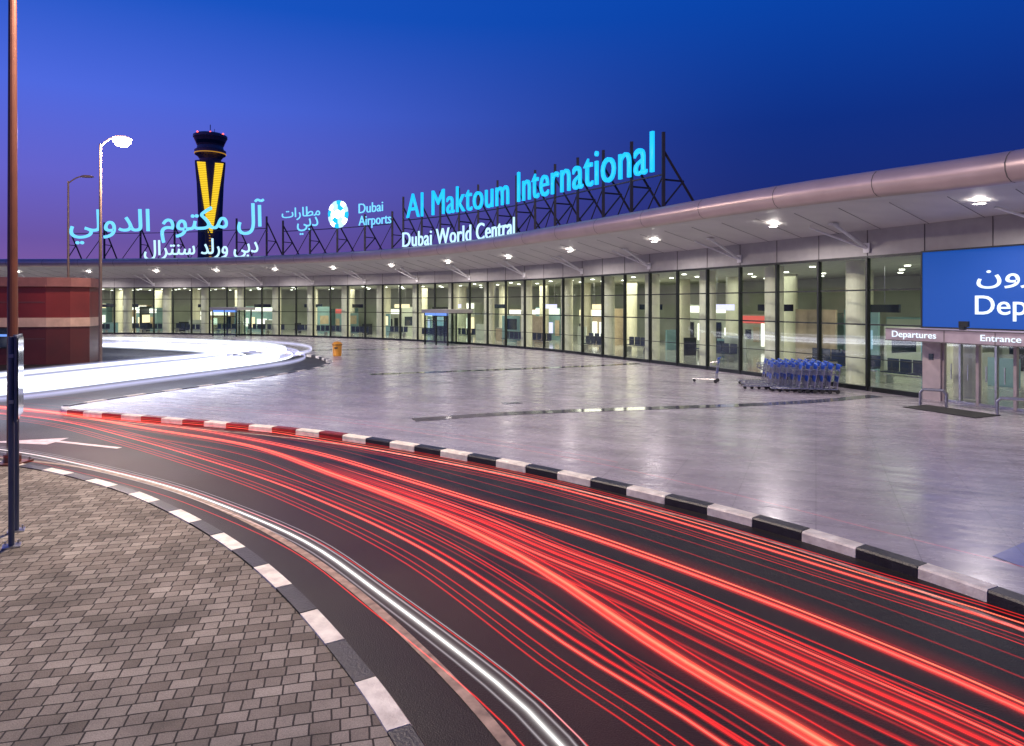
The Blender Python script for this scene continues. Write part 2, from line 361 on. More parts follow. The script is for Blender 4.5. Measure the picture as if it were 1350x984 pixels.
# canopy
N=220
def EF(i):
    f=i/N; return E.raw(E.L*f),F.raw(F.L*f),f
so=MB(); vs=[];fs=[]
for i in range(N+1):
    e,f,_=EF(i); d=(f.xy-e.xy)
    vs.append((e.x,e.y,e.z)); vs.append((e.x+d.x*.18,e.y+d.y*.18,e.z+.04)); vs.append((e.x+d.x,e.y+d.y,6.0))
for i in range(N):
    for j in range(2): fs.append((3*i+j,3*i+j+1,3*i+3+j+1,3*i+3+j))
so.add(vs,fs,'soffit')
for i in range(0,N+1,3):
    e,f,_=EF(i); a=Vector((e.x,e.y,e.z+.02)); b=Vector((f.x,f.y,5.985)); so.beam(a.lerp(b,.18)-Vector((0,0,.01)),b,.012,'joint')
so.build('canopy_soffit',T)
fa=MB(); prof=[(0,0),(.16,.02),(.31,.12),(.39,.28),(.40,.44),(.33,.6),(.2,.72),(.0,.78),(-.5,.8),(-8,.95)]
def sweep(mb,path,prof,a,b,n,k):
    vs=[];fs=[];m=len(prof)
    for i in range(n+1):
        s=a+(b-a)*i/n; z=path.raw(s).z
        for o,h in prof: vs.append(path.at(s,o,z+h))
    for i in range(n):
        for q in range(m-1): fs.append((i*m+q,i*m+q+1,(i+1)*m+q+1,(i+1)*m+q))
    mb.add(vs,fs,k)
sweep(fa,E,prof,0,E.L,240,'fascia'); fo=fa.build('canopy_fascia',T,smooth=True)
fa=MB(); p2=[(o+.004,h-.002 if h<.3 else h+.003) for o,h in prof[:8]]
s=1.0
while s<E.L: sweep(fa,E,p2,s,s+.03,1,'joint'); s+=3.6
fa.build('fascia_joint',T)
# raking struts and downlights
st=MB(); dl=MB()
def soz(s,off):
    f=max(0,min(1,off/4.8)); e=E.raw(E.L*s/F.L).z
    return 6.0+(e-6.0)*f
s=s0+BAY*-2
while s<F.L-8:
    b=F.at(s,1.75,soz(s,1.75)-.02)
    st.cyl(F.at(s,.1,5.35),b,.06,'strut',n=8); st.box(F.at(s,.1,5.35),(.25,.06,.35),'strut',F.ang(s)); st.box(b,(.2,.3,.06),'strut',F.ang(s))
    st.cyl(F.at(s+.12,.1,5.35),F.at(s+1.1,1.75,soz(s,1.75)-.02),.04,'strut',n=8)
    s+=BAY*3
st.build('canopy_strut',T)
lights=[]
s=s0-3.4
while s<F.L-10:
    p=F.at(s,2.6,soz(s,2.6)-.035); dl.cyl(p,p+Vector((0,0,.03)),.15,'down',n=14); 
    dl.lathe([(.15,.0),(.2,-.01),(.21,.03)],p,'strut',14)
    lights.append(p); s+=7.6
dl.build('canopy_downlight',T)
def lamp(name,kind,loc,energy,color,size=.2,parent=None,**kw):
    l=bpy.data.lights.new(name,kind); l.energy=energy; l.color=color
    if kind=='AREA': l.shape='RECTANGLE'; l.size=size; l.size_y=kw.get('size_y',size)
    else: l.shadow_soft_size=size
    if kind=='SPOT': l.spot_size=math.radians(kw.get('angle',150)); l.spot_blend=.6
    o=bpy.data.objects.new(name,l); o.location=loc; COL.objects.link(o)
    if parent: o.parent=parent
    return o
for p in lights: lamp('downlight_lamp','SPOT',p-Vector((0,0,.1)),740,(1,.89,.89),.15,T,angle=165)

# interior
it=MB()
strip(it,F,0,F.L,(-.1,.126),(-17,.126),'ifloor'); strip(it,F,0,F.L,(-17,.12),(-17,5.6),'iwall'); strip(it,F,0,F.L,(-.1,5.02),(-17,5.02),'iceil')
it.build('interior_shell',T)
co=MB(); s=s0-1.4+BAY*.5
while s<F.L-2:
    p=F.at(s,-1.7,.12); co.cyl(p,p+Vector((0,0,4.9)),.42,'icol',n=24)
    p=F.at(s+1,-9,.12); co.cyl(p,p+Vector((0,0,4.9)),.42,'icol',n=24)
    s+=BAY*2
co.build('interior_column',T,smooth=False)
idl=MB(); s=1
while s<F.L-2:
    for off in(-3,-6,-9,-12):
        if random.random()<.85:
            p=F.at(s+random.uniform(-.2,.2),off,5.0); idl.cyl(p,p-Vector((0,0,.03)),.13,'idown',n=8)
    s+=2.2
idl.build('interior_downlight',T)
s=2
while s<F.L-4:
    far=(s>s0+20)
    lamp('interior_lamp','AREA',F.at(s,-6.5,4.9),580 if far else 240,(1,.93,.74) if far else (.96,.97,.80),6,T,size_y=6); s+=11
# shops, counters, screens and seats inside
sh=MB(); s=s0-4
while s<F.L-6:
    L_=random.uniform(2,4.5); off=-random.uniform(8,14); h=random.uniform(2.4,3.4)
    k=random.choice(['shopw','shopw','shopv','shopy','shopr','shopw'])
    if s<s0+14: k=random.choice(['counter','shopw','iwall'])
    a=F.ang(s)
    sh.box(F.at(s,off,.12+h/2),(L_,1.2,h),random.choice(['iwall','iteal','counter']),a)
    sh.box(F.at(s,off+.65,.12+h-.35),(L_*.96,.06,.5),k,a)
    n=int(L_/.7)
    for j in range(n):
        kk=random.choice(['shopw','counter','shopw','frame','shopv','wing','shopy']) if s>s0+14 else random.choice(['counter','frame','wing','poster'])
        c=F.at(s+(j-n/2+.5)*.7,off+.64,1.2); sh.box(c,(.5,.05,random.uniform(.6,1.6)),kk,a)
    s+=L_+random.uniform(.3,2.5)
# partitions, posters and kiosks in the middle of the hall
s=s0+1
while s<F.L-6:
    a=F.ang(s)+random.choice([0,0,math.pi/2]); off=-random.uniform(4.5,8); h=random.choice([1.1,1.4,2.2,2.9]); L_=random.uniform(.8,3)
    sh.box(F.at(s,off,.12+h/2),(L_,.12,h),random.choice(['iteal','iteal','iwall','counter','frame']),a)
    if h>2: sh.box(F.at(s,off,1.6),(L_*.7,.16,.9),random.choice(['poster','counter','wing','shopy','wing']),a)
    s+=random.uniform(2,4.5)
sh.build('shop_unit',T)
se=MB(); s=s0+2
while s<F.L-6:
    if random.random()<.8:
        off=-random.uniform(2.4,6); a=F.ang(s)
        for j in range(4):
            c=F.at(s+j*.55,off,.57); se.box(c,(.48,.45,.05),'seat',a); c=F.at(s+j*.55,off-.22,.85); se.box(c,(.48,.05,.5),'seat',a)
        se.box(F.at(s+.8,off,.45),(2.2,.06,.05),'steel',a)
        for q in(0,1.65): se.box(F.at(s+q,off,.28),(.05,.4,.32),'steel',a)
    elif random.random()<.6:
        off=-random.uniform(3,7); a=F.ang(s); c=F.at(s,off,.65); se.box(c,(1.6,.6,1.05),'counter',a); se.box(F.at(s,off,1.2),(1.7,.7,.05),'wall',a); se.box(F.at(s,off,1.45),(.5,.05,.35),'wing',a)
    s+=random.uniform(2.3,3.2)
se.build('waiting_seat_row',T)
hs=MB(); s=s0+6
while s<F.L-6:
    a=F.ang(s); off=-random.uniform(4,8); k=random.choice(['shopw','wing','shopy','wing','shopv'])
    hs.box(F.at(s,off,3.1),(random.uniform(1,2.4),.12,.35),k,a); hs.cyl(F.at(s-.4,off,3.3),F.at(s-.4,off,5),.015,'steel',n=5); hs.cyl(F.at(s+.4,off,3.3),F.at(s+.4,off,5),.015,'steel',n=5)
    s+=random.uniform(4,8)
hs.build('hanging_sign',T)
# departures entrance
en=MB(); D=lambda t,off,z:F.at(s0-t,off,z); A=F.ang(s0-2)
en.box(D(.32,.03,1.1),(.62,.3,2.0),'pier',A)
for t in (.65,1.2,1.75,2.3,2.85,3.4,4.5,5.6): en.box(D(t,.03,1.1),(.06 if t in(1.2,2.3) else .09,.12,1.98),'pier' if t not in(1.2,2.3) else 'steel',A)
en.box(D(3.1,.03,.16),(5,.1,.07),'steel',A); en.box(D(3.1,.03,2.06),(5.2,.2,.08),'steel',A)
for t in(.93,1.47,2.03,2.57,3.12,3.95,5.0): en.box(D(t,.09,1.12),(.025,.04,.5),'steel',A)
for t in (.2,): en.box(D(t+.12,.19,1.55),(.16,.02,.2),'wing',A)
en.build('door_frame',T)
en=MB(); strip(en,F,s0-6.2,s0-.65,(.02,.2),(.02,2.02),'dglass',2); en.build('door_glass',T)
en=MB(); en.box(D(2.9,.72,2.3),(6.6,1.4,.4),'signp',A); en.box(D(2.9,1.435,2.11),(6.6,.02,.03),'joint',A); en.box(D(2.9,1.435,2.49),(6.6,.02,.03),'joint',A)
for t in(1.6,3.1,4.6): en.box(D(t,1.432,2.3),(.015,.01,.36),'joint',A)
# small floodlight on the entrance canopy
en.box(D(1.9,1.0,2.56),(.14,.14,.1),'frame',A); en.box(D(1.9,.95,2.68),(.26,.12,.18),'frame',A+.2)
en.build('entrance_canopy_sign',T)
bb=MB(); bb.box(D(3.05,.1,3.78),(6.1,.14,2.5),'bbd',A); 
for z in(2.52,5.05): bb.box(D(3.05,.1,z),(6.2,.18,.05),'frame',A)
bb.box(D(-.02,.1,3.78),(.05,.18,2.56),'frame',A); bb.build('departures_billboard',T)

# text helper: letters follow the curve of a path
def text(name,body,path,sa,sb,za,zb,h,k,off,depth,parent,bold=.0,space=1.0,side='cyand'):
    cu=bpy.data.curves.new(name,'FONT'); cu.body=body; cu.extrude=.0; cu.offset=bold; cu.space_character=space; cu.resolution_u=4
    ob=bpy.data.objects.new(name,cu); COL.objects.link(ob); bpy.context.view_layer.update()
    me=bpy.data.meshes.new_from_object(ob.evaluated_get(bpy.context.evaluated_depsgraph_get()))
    bpy.data.objects.remove(ob)
    bm=bmesh.new(); bm.from_mesh(me); bmesh.ops.remove_doubles(bm,verts=bm.verts[:],dist=1e-5)
    if len(bm.verts)==0: return None
    r=bmesh.ops.extrude_face_region(bm,geom=bm.faces[:])
    top=[g_ for g_ in r['geom'] if isinstance(g_,bmesh.types.BMFace)]
    for f in bm.faces: f.material_index=1
    for f in top: f.material_index=0
    for v in r['geom']:
        if isinstance(v,bmesh.types.BMVert): v.co.z+=1.0
    x0=min(v.co.x for v in bm.verts); x1=max(v.co.x for v in bm.verts); my=max(v.co.y for v in bm.verts)
    for v in bm.verts:
        f=(v.co.x-x0)/(x1-x0); y=v.co.y*h/my
        p=path.at(sa+(sb-sa)*f,off+v.co.z*depth,za+(zb-za)*f+y); v.co=p
    bmesh.ops.recalc_face_normals(bm,faces=bm.faces[:])
    bm.to_mesh(me); bm.free(); me.materials.clear(); me.materials.append(M[k]); me.materials.append(M[side])
    o=bpy.data.objects.new(name,me); COL.objects.link(o)
    if parent: o.parent=parent
    return o
EX=E.sx
G1=empty('airport_name_sign'); G2=empty('arabic_airport_name_sign'); G3=empty('airport_logo_sign')
text('name_letters','Al Maktoum International',E,EX(-8.5),EX(5.62),9.87,9.08,1.80,'cyan',-.7,.12,G1,-.002,1.06)
text('subtitle_letters','Dubai World Central',E,EX(-8.4),EX(.0),7.62,7.4,1.1,'lwhite',-.2,.08,G1,-.002,1.04)
text('logo_text_upper','Dubai',E,EX(-13.0),EX(-10.7),10.75,10.7,.78,'lblue',-.7,.06,G3,-.004)
text('logo_text_lower','Airports',E,EX(-13.0),EX(-9.95),9.75,9.65,.78,'lblue',-.7,.06,G3,-.004)
def ar(*w): return ' '.join(''.join(chr(c) for c in reversed(x)) for x in reversed(w))
al=[0xFE81,0xFEDD]; mk=[0xFEE3,0xFEDC,0xFE98,0xFEEE,0xFEE1]; dw=[0xFE8D,0xFEDF,0xFEAA,0xFEED,0xFEDF,0xFEF2]
db=[0xFEA9,0xFE91,0xFEF2]; wr=[0xFEED,0xFEAD,0xFEDF,0xFEAA]; ce=[0xFEB3,0xFEE8,0xFE98,0xFEAE,0xFE8D,0xFEDD]; mt=[0xFEE3,0xFEC4,0xFE8E,0xFEAD,0xFE8D,0xFE95]
mg=[0xFEE3,0xFED0,0xFE8E,0xFEA9,0xFEAD,0xFEED,0xFEE5]
text('arabic_name_letters',ar(al,mk,dw),E,EX(-43.9),EX(-22.9),10.5,10.4,2.55,'lblue',-.7,.12,G2,.003)
text('arabic_subtitle_letters',ar(db,wr,ce),E,EX(-35.9),EX(-23.1),8.05,8.0,1.45,'lwhite',-.2,.08,G2,.003)
text('arabic_logo_upper',ar(mt),E,EX(-20.95),EX(-16.9),11.0,10.95,.85,'lblue',-.7,.06,G3,-.003)
text('arabic_logo_lower',ar(db),E,EX(-19.3),EX(-17.1),10.1,10.05,.8,'lblue',-.7,.06,G3,-.003)
BT=empty('billboard_lettering'); BT.parent=T
text('departures_text','Departures',F,s0-1.75,s0-5.9,2.98,2.98,.58,'bbt',.18,.02,BT,.005)
text('departures_text_arabic',ar(mg),F,s0-1.8,s0-5.6,3.95,3.95,.55,'bbt',.18,.02,BT,.005)
text('entrance_text','Departures',F,s0+.15,s0-1.35,2.22,2.22,.2,'bbt',1.43,.015,BT)
text('entrance_text_right','Entrance',F,s0-2.7,s0-3.8,2.22,2.22,.18,'bbt',1.43,.015,BT)
lg=MB()
# logo roundel
s=EX(-14.95); cz=10.85
def lpt(x,z,o): 
    q=E.at(s-x,o,cz+z); return q
for ring,(r0,r1,nn,rot) in enumerate([(0,.36,6,0),(.42,.8,6,.5),(.84,1.15,12,.25)]):
    for j in range(nn):
        a0=2*math.pi*(j+rot+.04)/nn; a1=2*math.pi*(j+rot+.96)/nn
        k=['ledcore','cyan','lwhite'][(j+ring)%3] if ring else 'ledcore'
        pts=[(r0*math.cos(a0),r0*math.sin(a0)),(r1*math.cos(a0),r1*math.sin(a0)),(r1*math.cos((a0+a1)/2)*1.02,r1*math.sin((a0+a1)/2)*1.02),(r1*math.cos(a1),r1*math.sin(a1)),(r0*math.cos(a1),r0*math.sin(a1))]
        if r0==0: pts=pts[:-1]
        fr_=[lpt(x,z,-.5) for x,z in pts]; bk=[lpt(x,z,-.65) for x,z in pts]; n=len(pts)
        lg.add(fr_+bk,[tuple(range(n)),tuple(range(2*n-1,n-1,-1))]+[(i,(i+1)%n,n+(i+1)%n,n+i) for i in range(n)],k)
lg.build('logo_roundel',G3)
# sign support frames
def frames(parent,xa,xb,zb0,zb1,top,sp,name='support_frame'):
    mb=MB(); sa,sb=EX(xa),EX(xb); n=int(round(abs(sb-sa)/sp)); prev=None
    for i in range(n+1):
        s=sa+(sb-sa)*i/n; f=i/n; r=E.raw(s).z+.76; zb_=zb0+(zb1-zb0)*f; zt=zb_+top
        a=E.at(s,-.85,r); b=E.at(s,-.85,zt); c=E.at(s,-2.9,r+.05)
        mb.beam(a,b,.14,'dsteel'); mb.beam(b-Vector((0,0,top*.45)),c,.10,'dsteel')
        zm=r+(zt-r)*.4
        mb.beam(E.at(s,-.85,zm),E.at(s,-1.95,zm),.07,'dsteel'); mb.beam(E.at(s,-.85,r+.2),E.at(s,-1.95,zm),.07,'dsteel')
        cur=(E.at(s,-.85,zb_-.08),E.at(s,-.85,zb_+top*.55))
        if prev:
            mb.beam(prev[0],cur[0],.06,'dsteel')
            mb.beam(E.at(s,-.85,zb_-.08),E.at((s+ps)/2,-.85,r+.1),.05,'dsteel')
        prev=cur; ps=s
    mb.build(name,parent)
frames(G1,-9.0,5.8,9.85,9.0,1.75,2.3); frames(G2,-44.2,-22.8,10.4,10.3,1.0,4.0); frames(G3,-21,-10,9.9,9.7,.9,3.6)

# ---------------------------------------------------------------- secondary entrances (glazed porches)
def porch(s,wd,dp,h):
    mb=MB(); a=F.ang(s)
    for x in(-wd/2,0,wd/2):
        for o in(.2,dp): mb.box(F.at(s+x,o,.12+h/2),(.1,.1,h),'frame',a)
    mb.box(F.at(s,dp/2,.12+h+.12),(wd+.4,dp+.3,.28),'wall',a); mb.box(F.at(s,dp,.12+h*.75),(wd,.06,.06),'frame',a)
    mb.box(F.at(s,dp+.03,.12+h-.12),(wd,.04,.2),'shopb',a)
    for x in(-wd/4,wd/4): mb.box(F.at(s+x,dp,.12+h*.37),(wd/2-.1,.02,h*.72),'glass',a)
    for x in(-wd/2,wd/2): mb.box(F.at(s+x,dp/2,.12+h*.5),(.02,dp-.2,h*.96),'glass',a)
    mb.build('entrance_porch',T)
porch(F.sx(-4.3),3.0,2.2,2.5); porch(F.sx(-27.5),3.0,2.2,2.6)

# ---------------------------------------------------------------- control tower
CT=empty('control_tower',(-156,353,0)); CT.rotation_euler[2]=math.radians(23.8)
mb=MB()
def loft(prof,k):
    vs=[];fs=[]
    for z,w_,d_ in prof:
        c=.3*w_
        for x,y in((-w_+c,-d_),(w_-c,-d_),(w_,-d_+c),(w_,d_-c),(w_-c,d_),(-w_+c,d_),(-w_,d_-c),(-w_,-d_+c)): vs.append((x,y,z))
    for j in range(len(prof)-1):
        for i in range(8): fs.append((j*8+i,j*8+(i+1)%8,(j+1)*8+(i+1)%8,(j+1)*8+i))
    fs.append(tuple(range((len(prof)-1)*8,len(prof)*8))); mb.add(vs,fs,k)
loft([(0,6.4,5),(30,5.9,5),(50,5.8,5),(65,6.4,5),(75,7.2,5.2),(76.5,7.2,5.2)],'shaft'); mb.build('shaft',CT)
mb=MB(); mb.lathe([(5.0,76),(5.2,78),(6.3,79.5),(7.4,80.2),(7.6,82.5),(6.6,83),(6.2,84.6),(6.4,85),(7.9,88.6),(8.2,89),(8.2,90.2),(6.8,91.0),(3.5,91.6),(0,91.8)],(0,0,0),'cab',28)
mb.lathe([(7.5,80.6),(7.65,80.6),(7.7,81.0),(7.5,81.0)],(0,0,0),'ylwd',28); mb.lathe([(6.6,85.4),(7.75,88.3)],(0,0,0),'wing',28)
mb.cyl((0,0,91.5),(0,0,96),.2,'cab'); mb.cyl((2,0,91.5),(2,0,94),.12,'cab')
for x in(-6,6,0): mb.lathe([(0,-.5),(.5,0),(0,.5)],(x,-5 if x else -7,90.7),'ared',8)
mb.build('cab',CT)
mb=MB(); z=40
while z<76:
    f=(z-40)/36; cx=f*4.2; hw=1.1+f*1.1
    for sg in(-1,1): mb.box((sg*(cx+.1),-5.35+sg*.06,z),(hw*2*.9,.5,.66),'yellow')
    z+=.9
for k in range(16):
    mb.box((0,-5.3,18+k*1.35),(1.2,.4,.35),'ylwd')
mb.build('yellow_light_fins',CT)

# ---------------------------------------------------------------- red building
RB=empty('red_building')
mb=MB()
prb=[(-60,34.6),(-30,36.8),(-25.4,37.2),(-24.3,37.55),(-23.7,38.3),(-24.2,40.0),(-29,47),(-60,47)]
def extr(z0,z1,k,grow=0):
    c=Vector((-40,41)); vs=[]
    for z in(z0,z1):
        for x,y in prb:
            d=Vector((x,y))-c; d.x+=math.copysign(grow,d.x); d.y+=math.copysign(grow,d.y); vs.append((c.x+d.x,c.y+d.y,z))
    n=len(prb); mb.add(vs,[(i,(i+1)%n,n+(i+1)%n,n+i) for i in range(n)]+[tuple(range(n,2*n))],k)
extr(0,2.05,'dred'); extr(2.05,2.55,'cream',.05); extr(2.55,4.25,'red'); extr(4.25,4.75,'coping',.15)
mb.box((-27.3,36.99,1.45),(.95,.12,1.1),'frame',.085); mb.box((-27.3,36.93,1.45),(.8,.06,.95),'wing',.085); mb.box((-27.3,36.89,1.6),(.7,.03,.12),'shopb',.085)
for z in(1.4,3.4): 
    mb.box((-27.7,36.985,z),(4.5,.02,.02),'joint',.087)
mb.build('walls',RB)

# ---------------------------------------------------------------- street lamps
def street_lamp(x,y,h,r,arm,side,lit,k,energy=0,foot=True,br=.17):
    e=empty('street_lamp',(x,y,0)); mb=MB()
    mb.cyl((0,0,0),(0,0,h),r,k,r*.62,n=14)
    if foot:
        mb.cyl((0,0,.0),(0,0,.32),r*1.5,k,n=14); mb.box((0,0,.14),(r*5,r*5,.04),k)
        for dx in(-1,1):
            for dy in(-1,1): mb.cyl((dx*r*2,dy*r*2,.14),(dx*r*2,dy*r*2,.22),.02,'steel',n=6)
    pr=None
    for j in range(7):
        t=j/6; q=(side*arm*t,0,h-.15+.45*math.sin(t*math.pi/2)); 
        if pr: mb.cyl(pr,q,r*.5,k,n=8)
        pr=q
    hx=side*arm; hz=h+.3
    vs=[];
    for (dx,w_,zt,zb) in((-.05,.08,.05,-.05),(.2,.16,.09,-.06),(.55,.17,.07,-.06),(.75,.09,.02,-.04)):
        vs+=[(hx+side*dx,-w_,hz+zb),(hx+side*dx,w_,hz+zb),(hx+side*dx,w_*.7,hz+zt),(hx+side*dx,-w_*.7,hz+zt)]
    fs=[(0,1,2,3),(12,13,14,15)]
    for j in range(3):
        for q in range(4): fs.append((j*4+q,j*4+(q+1)%4,j*4+4+(q+1)%4,j*4+4+q))
    mb.add(vs,fs,k)
    mb.build('pole_and_head',e)
    if lit:
        b=MB(); b.lathe([(0,-br),(br*.6,-br*.85),(br*.95,-br*.4),(br,0)],(hx+side*.4,0,hz-.05),'lamp',14); b.build('lamp_bulb',e)
        lamp('lamp_light','POINT',(hx+side*.4,0,hz-.3-br),energy,(1,.82,.66),.2,e)
street_lamp(-20.8,34.5,11.4,.09,.7,1,True,'gpole',4500,br=.42)
street_lamp(-29.25,45,11.4,.09,.9,1,False,'gpole')
street_lamp(-9.95,13.6,12.2,.10,3.2,1,True,'pole',9000)

# info sign on two posts at the left, seen nearly edge-on
e=empty('traffic_sign',(-6.75,9.25,.12)); e.rotation_euler[2]=math.radians(32); mb=MB()
for dy in(-.36,.36): 
    mb.cyl((0,dy,0),(0,dy,2.75),.035,'signback',n=10); mb.box((0,dy,.01),(.2,.2,.02),'steel'); 
    for a_ in(-.07,.07): mb.cyl((a_,dy+.07,0),(a_,dy+.07,.06),.012,'steel',n=6)
mb.box((.05,0,2.2),(.03,.95,1.12),'signback'); mb.box((.075,0,2.2),(.01,.89,1.06),'wing')
for z in(1.9,2.5): mb.box((.0,0,z),(.05,.8,.05),'steel')
mb.build('sign_board',e)

# ---------------------------------------------------------------- baggage trolleys
def trolley_mesh():
    t=MB()
    for y in(-.27,.27):
        t.cyl((0,y,.16),(.92,y*.55,.13),.018,'steel',n=7); t.cyl((0,y,.16),(-.12,y,1.0),.017,'steel',n=7)
        t.cyl((-.02,y,.02+.065),(-.02,y,.16),.014,'steel',n=6); t.cyl((-.02,y-.016,.075),(-.02,y+.016,.075),.075,'black',n=12)
        t.cyl((-.1,y,.86),(.2,y,.82),.012,'steel',n=6)
    t.cyl((.86,-.016,.06),(.86,.016,.06),.06,'black',n=12); t.cyl((.92,-.15,.13),(.92,.15,.13),.018,'steel',n=7)
    for x in(.15,.32,.49,.66,.8): t.cyl((x,-.26+.12*x,.165),(x,.26-.12*x,.165),.01,'steel',n=5)
    t.cyl((-.13,-.3,1.0),(-.13,.3,1.0),.03,'tblue',n=8)
    t.box((-.1,0,.88),(.03,.52,.17),'tblue'); t.box((-.05,0,.5),(.02,.5,.2),'tblue')
    t.cyl((.2,-.27,.82),(.2,.27,.82),.012,'steel',n=6); t.cyl((.18,-.27,.66),(.18,.27,.66),.01,'steel',n=6)
    for y in(-.18,-.09,0,.09,.18): t.cyl((-.08,y,.66),(.2,y,.66),.006,'steel',n=4); t.cyl((.2,y,.66),(.2,y,.82),.006,'steel',n=4); t.cyl((-.03,y,.2),(-.09,y,.66),.006,'steel',n=4)
    return t
tm=trolley_mesh(); base=tm.build('baggage_trolley'); me=base.data
def put_trolley(x,y,a,first=[True]):
    if first[0]: o=base; first[0]=False
    else: o=bpy.data.objects.new('baggage_trolley',me); COL.objects.link(o)
    o.location=(x,y,.122); o.rotation_euler[2]=a
ang=math.radians(-12)
for r_,(x,y,n) in enumerate([(9.55,25.35,9),(9.75,26.15,9),(9.9,26.95,8),(10.3,24.6,6)]):
    for i in range(n): put_trolley(x+i*.25*math.cos(ang),y+i*.25*math.sin(ang),ang+math.pi+random.uniform(-.02,.02))
put_trolley(8.25,27.6,math.radians(155))

# barriers, mat, bin
def barrier(x,y,a):
    b=MB()
    for dy in(-.12,.12):
        b.cyl((-.35,dy,0),(-.35,dy,.4),.035,'steel'); b.cyl((.35,dy,0),(.35,dy,.4),.035,'steel'); b.cyl((-.35,dy,.4),(-.27,dy,.5),.035,'steel'); b.cyl((.35,dy,.4),(.27,dy,.5),.035,'steel'); b.cyl((-.27,dy,.5),(.27,dy,.5),.035,'steel')
    for dx in(-.35,.35): b.cyl((dx,-.12,.3),(dx,.12,.3),.025,'steel')
    b.build('steel_door_barrier',None,(x,y,.12),a)
barrier(13.15,21.3,A+.5); barrier(14.15,19.3,A+.5)
m_=MB(); m_.box((0,0,.012),(2.2,1.1,.02),'black'); m_.build('door_mat',None,(12.95,20.2,.12),A)
b=MB(); b.lathe([(.0,0),(.24,0),(.26,.05),(.28,.62),(.31,.66),(.31,.74),(.2,.86),(0,.9)],(0,0,0),'orange',16); b.lathe([(.285,.66),(.32,.68),(.32,.71),(.29,.72)],(0,0,0),'black',16); b.box((0,-.27,.5),(.2,.06,.1),'black'); b.build('litter_bin',None,(-10.7,41.8,.12))

# ---------------------------------------------------------------- light trails (long exposure streaks of passing cars)
def trails(name,items,vertical=False):
    """each streak is a soft ribbon at lamp height; UV.x = brightness along it, UV.y = across"""
    V=[];Fc=[];UV=[];MI=[];mats=[]
    for pth,off,z,wd,k,a,b in items:
        if k not in mats: mats.append(k)
        s0_,s1_=pth.L*a,pth.L*b; n=max(12,int((s1_-s0_)/.4)); o0=len(V); ph=random.uniform(0,6)
        for i in range(n+1):
            s=s0_+(s1_-s0_)*i/n; f=i/n; o=off(f) if callable(off) else off
            br=min(1,.1+f*5)*(.85+.15*math.sin(f*9+ph))
            if vertical: V+= [pth.at(s,o,z-wd/2),pth.at(s,o,z+wd/2)]; br=min(1,.2+f*8)
            else: V+= [pth.at(s,o-wd/2,z),pth.at(s,o+wd/2,z)]
            if i<n: Fc.append((o0+2*i,o0+2*i+2,o0+2*i+3,o0+2*i+1)); MI.append(mats.index(k)); UV.append(br)
    me=bpy.data.meshes.new(name); me.from_pydata([tuple(v) for v in V],[],Fc)
    for k in mats: me.materials.append(M[k])
    me.polygons.foreach_set('material_index',MI)
    uv=me.uv_layers.new(name='UVMap')
    for fi,p in enumerate(me.polygons):
        b0=UV[fi]; same=fi+1<len(Fc) and Fc[fi+1][0]==Fc[fi][1]; b1=UV[fi+1] if same else b0
        for li,(x,y) in zip(p.loop_indices,((b0,0),(b1,0),(b1,1),(b0,1))): uv.data[li].uv=(x,y)
    o=bpy.data.objects.new(name,me); COL.objects.link(o); return o
st_=[(-19,19.2),(-15,18.3),(-11.5,16.9)]
tA=Path(st_+[(-7.16,14.8),(-3.83,12.5),(-1.83,10.6),(-.35,9.1),(.755,8.0),(1.72,6.86),(2.46,5.91),(2.99,5.13),(3.38,4.51),(3.7,3.7),(4.1,2),(4.3,-3)],.25,3)
tB=Path(st_+[(-7.68,14.55),(-4.93,12.86),(-2.95,10.85),(-1.13,8.87),(.196,7.06),(1.06,5.47),(1.5,4.73),(1.9,4.17),(2.3,3.3),(2.8,1.5),(3,-3)],.25,3)
tC=Path([(-19,18.6),(-15,17.6),(-11,16.1),(-7.47,13.58),(-4.16,10.85),(-2.24,8.97),(-.958,7.5),(-.104,6.25),(.5,5.29),(1.0,4.64),(1.32,4.17),(1.75,3.3),(2.2,1.5),(2.4,-3)],.25,3)
tD=Path([(-4.0,12.0),(-1.9,9.9),(-.6,8.5),(.35,7.28),(1.05,6.5),(1.71,5.6),(2.21,4.92),(2.58,4.43),(2.8,4.17),(3.2,3.3),(3.6,1.5),(3.8,-3)],.25,3)
tE=Path(st_+[(-6.06,14.9),(-3.45,13.3),(-1.52,11.9),(.29,10.4),(1.72,8.87),(2.75,7.6),(3.5,6.62),(4.25,5.66),(4.9,4.3),(5.4,2),(5.6,-3)],.25,3)
tW=Path([(-16,15.0),(-12,13.6),(-9.02,12.4),(-7.36,11.5),(-5.43,10.3),(-4.07,9.27),(-2.36,7.74),(-1.23,6.33),(-.44,5.29),(.03,4.64),(.3,4.17),(.6,3.4),(1,2),(1.2,-3)],.25,3)
it=[]
zc=[.5]
def Z(): zc[0]+=.0037; return zc[0]
def fan(p,offs,ks,rlo,rhi,a=0,b=1):
    for o in offs:
        o+=random.uniform(-.015,.015); d=random.uniform(-.04,.04)
        it.append((p,(lambda f,o=o,d=d:o+d*math.sin(f*3)),Z(),random.uniform(rlo,rhi),random.choice(ks),a+random.uniform(0,.12),b))
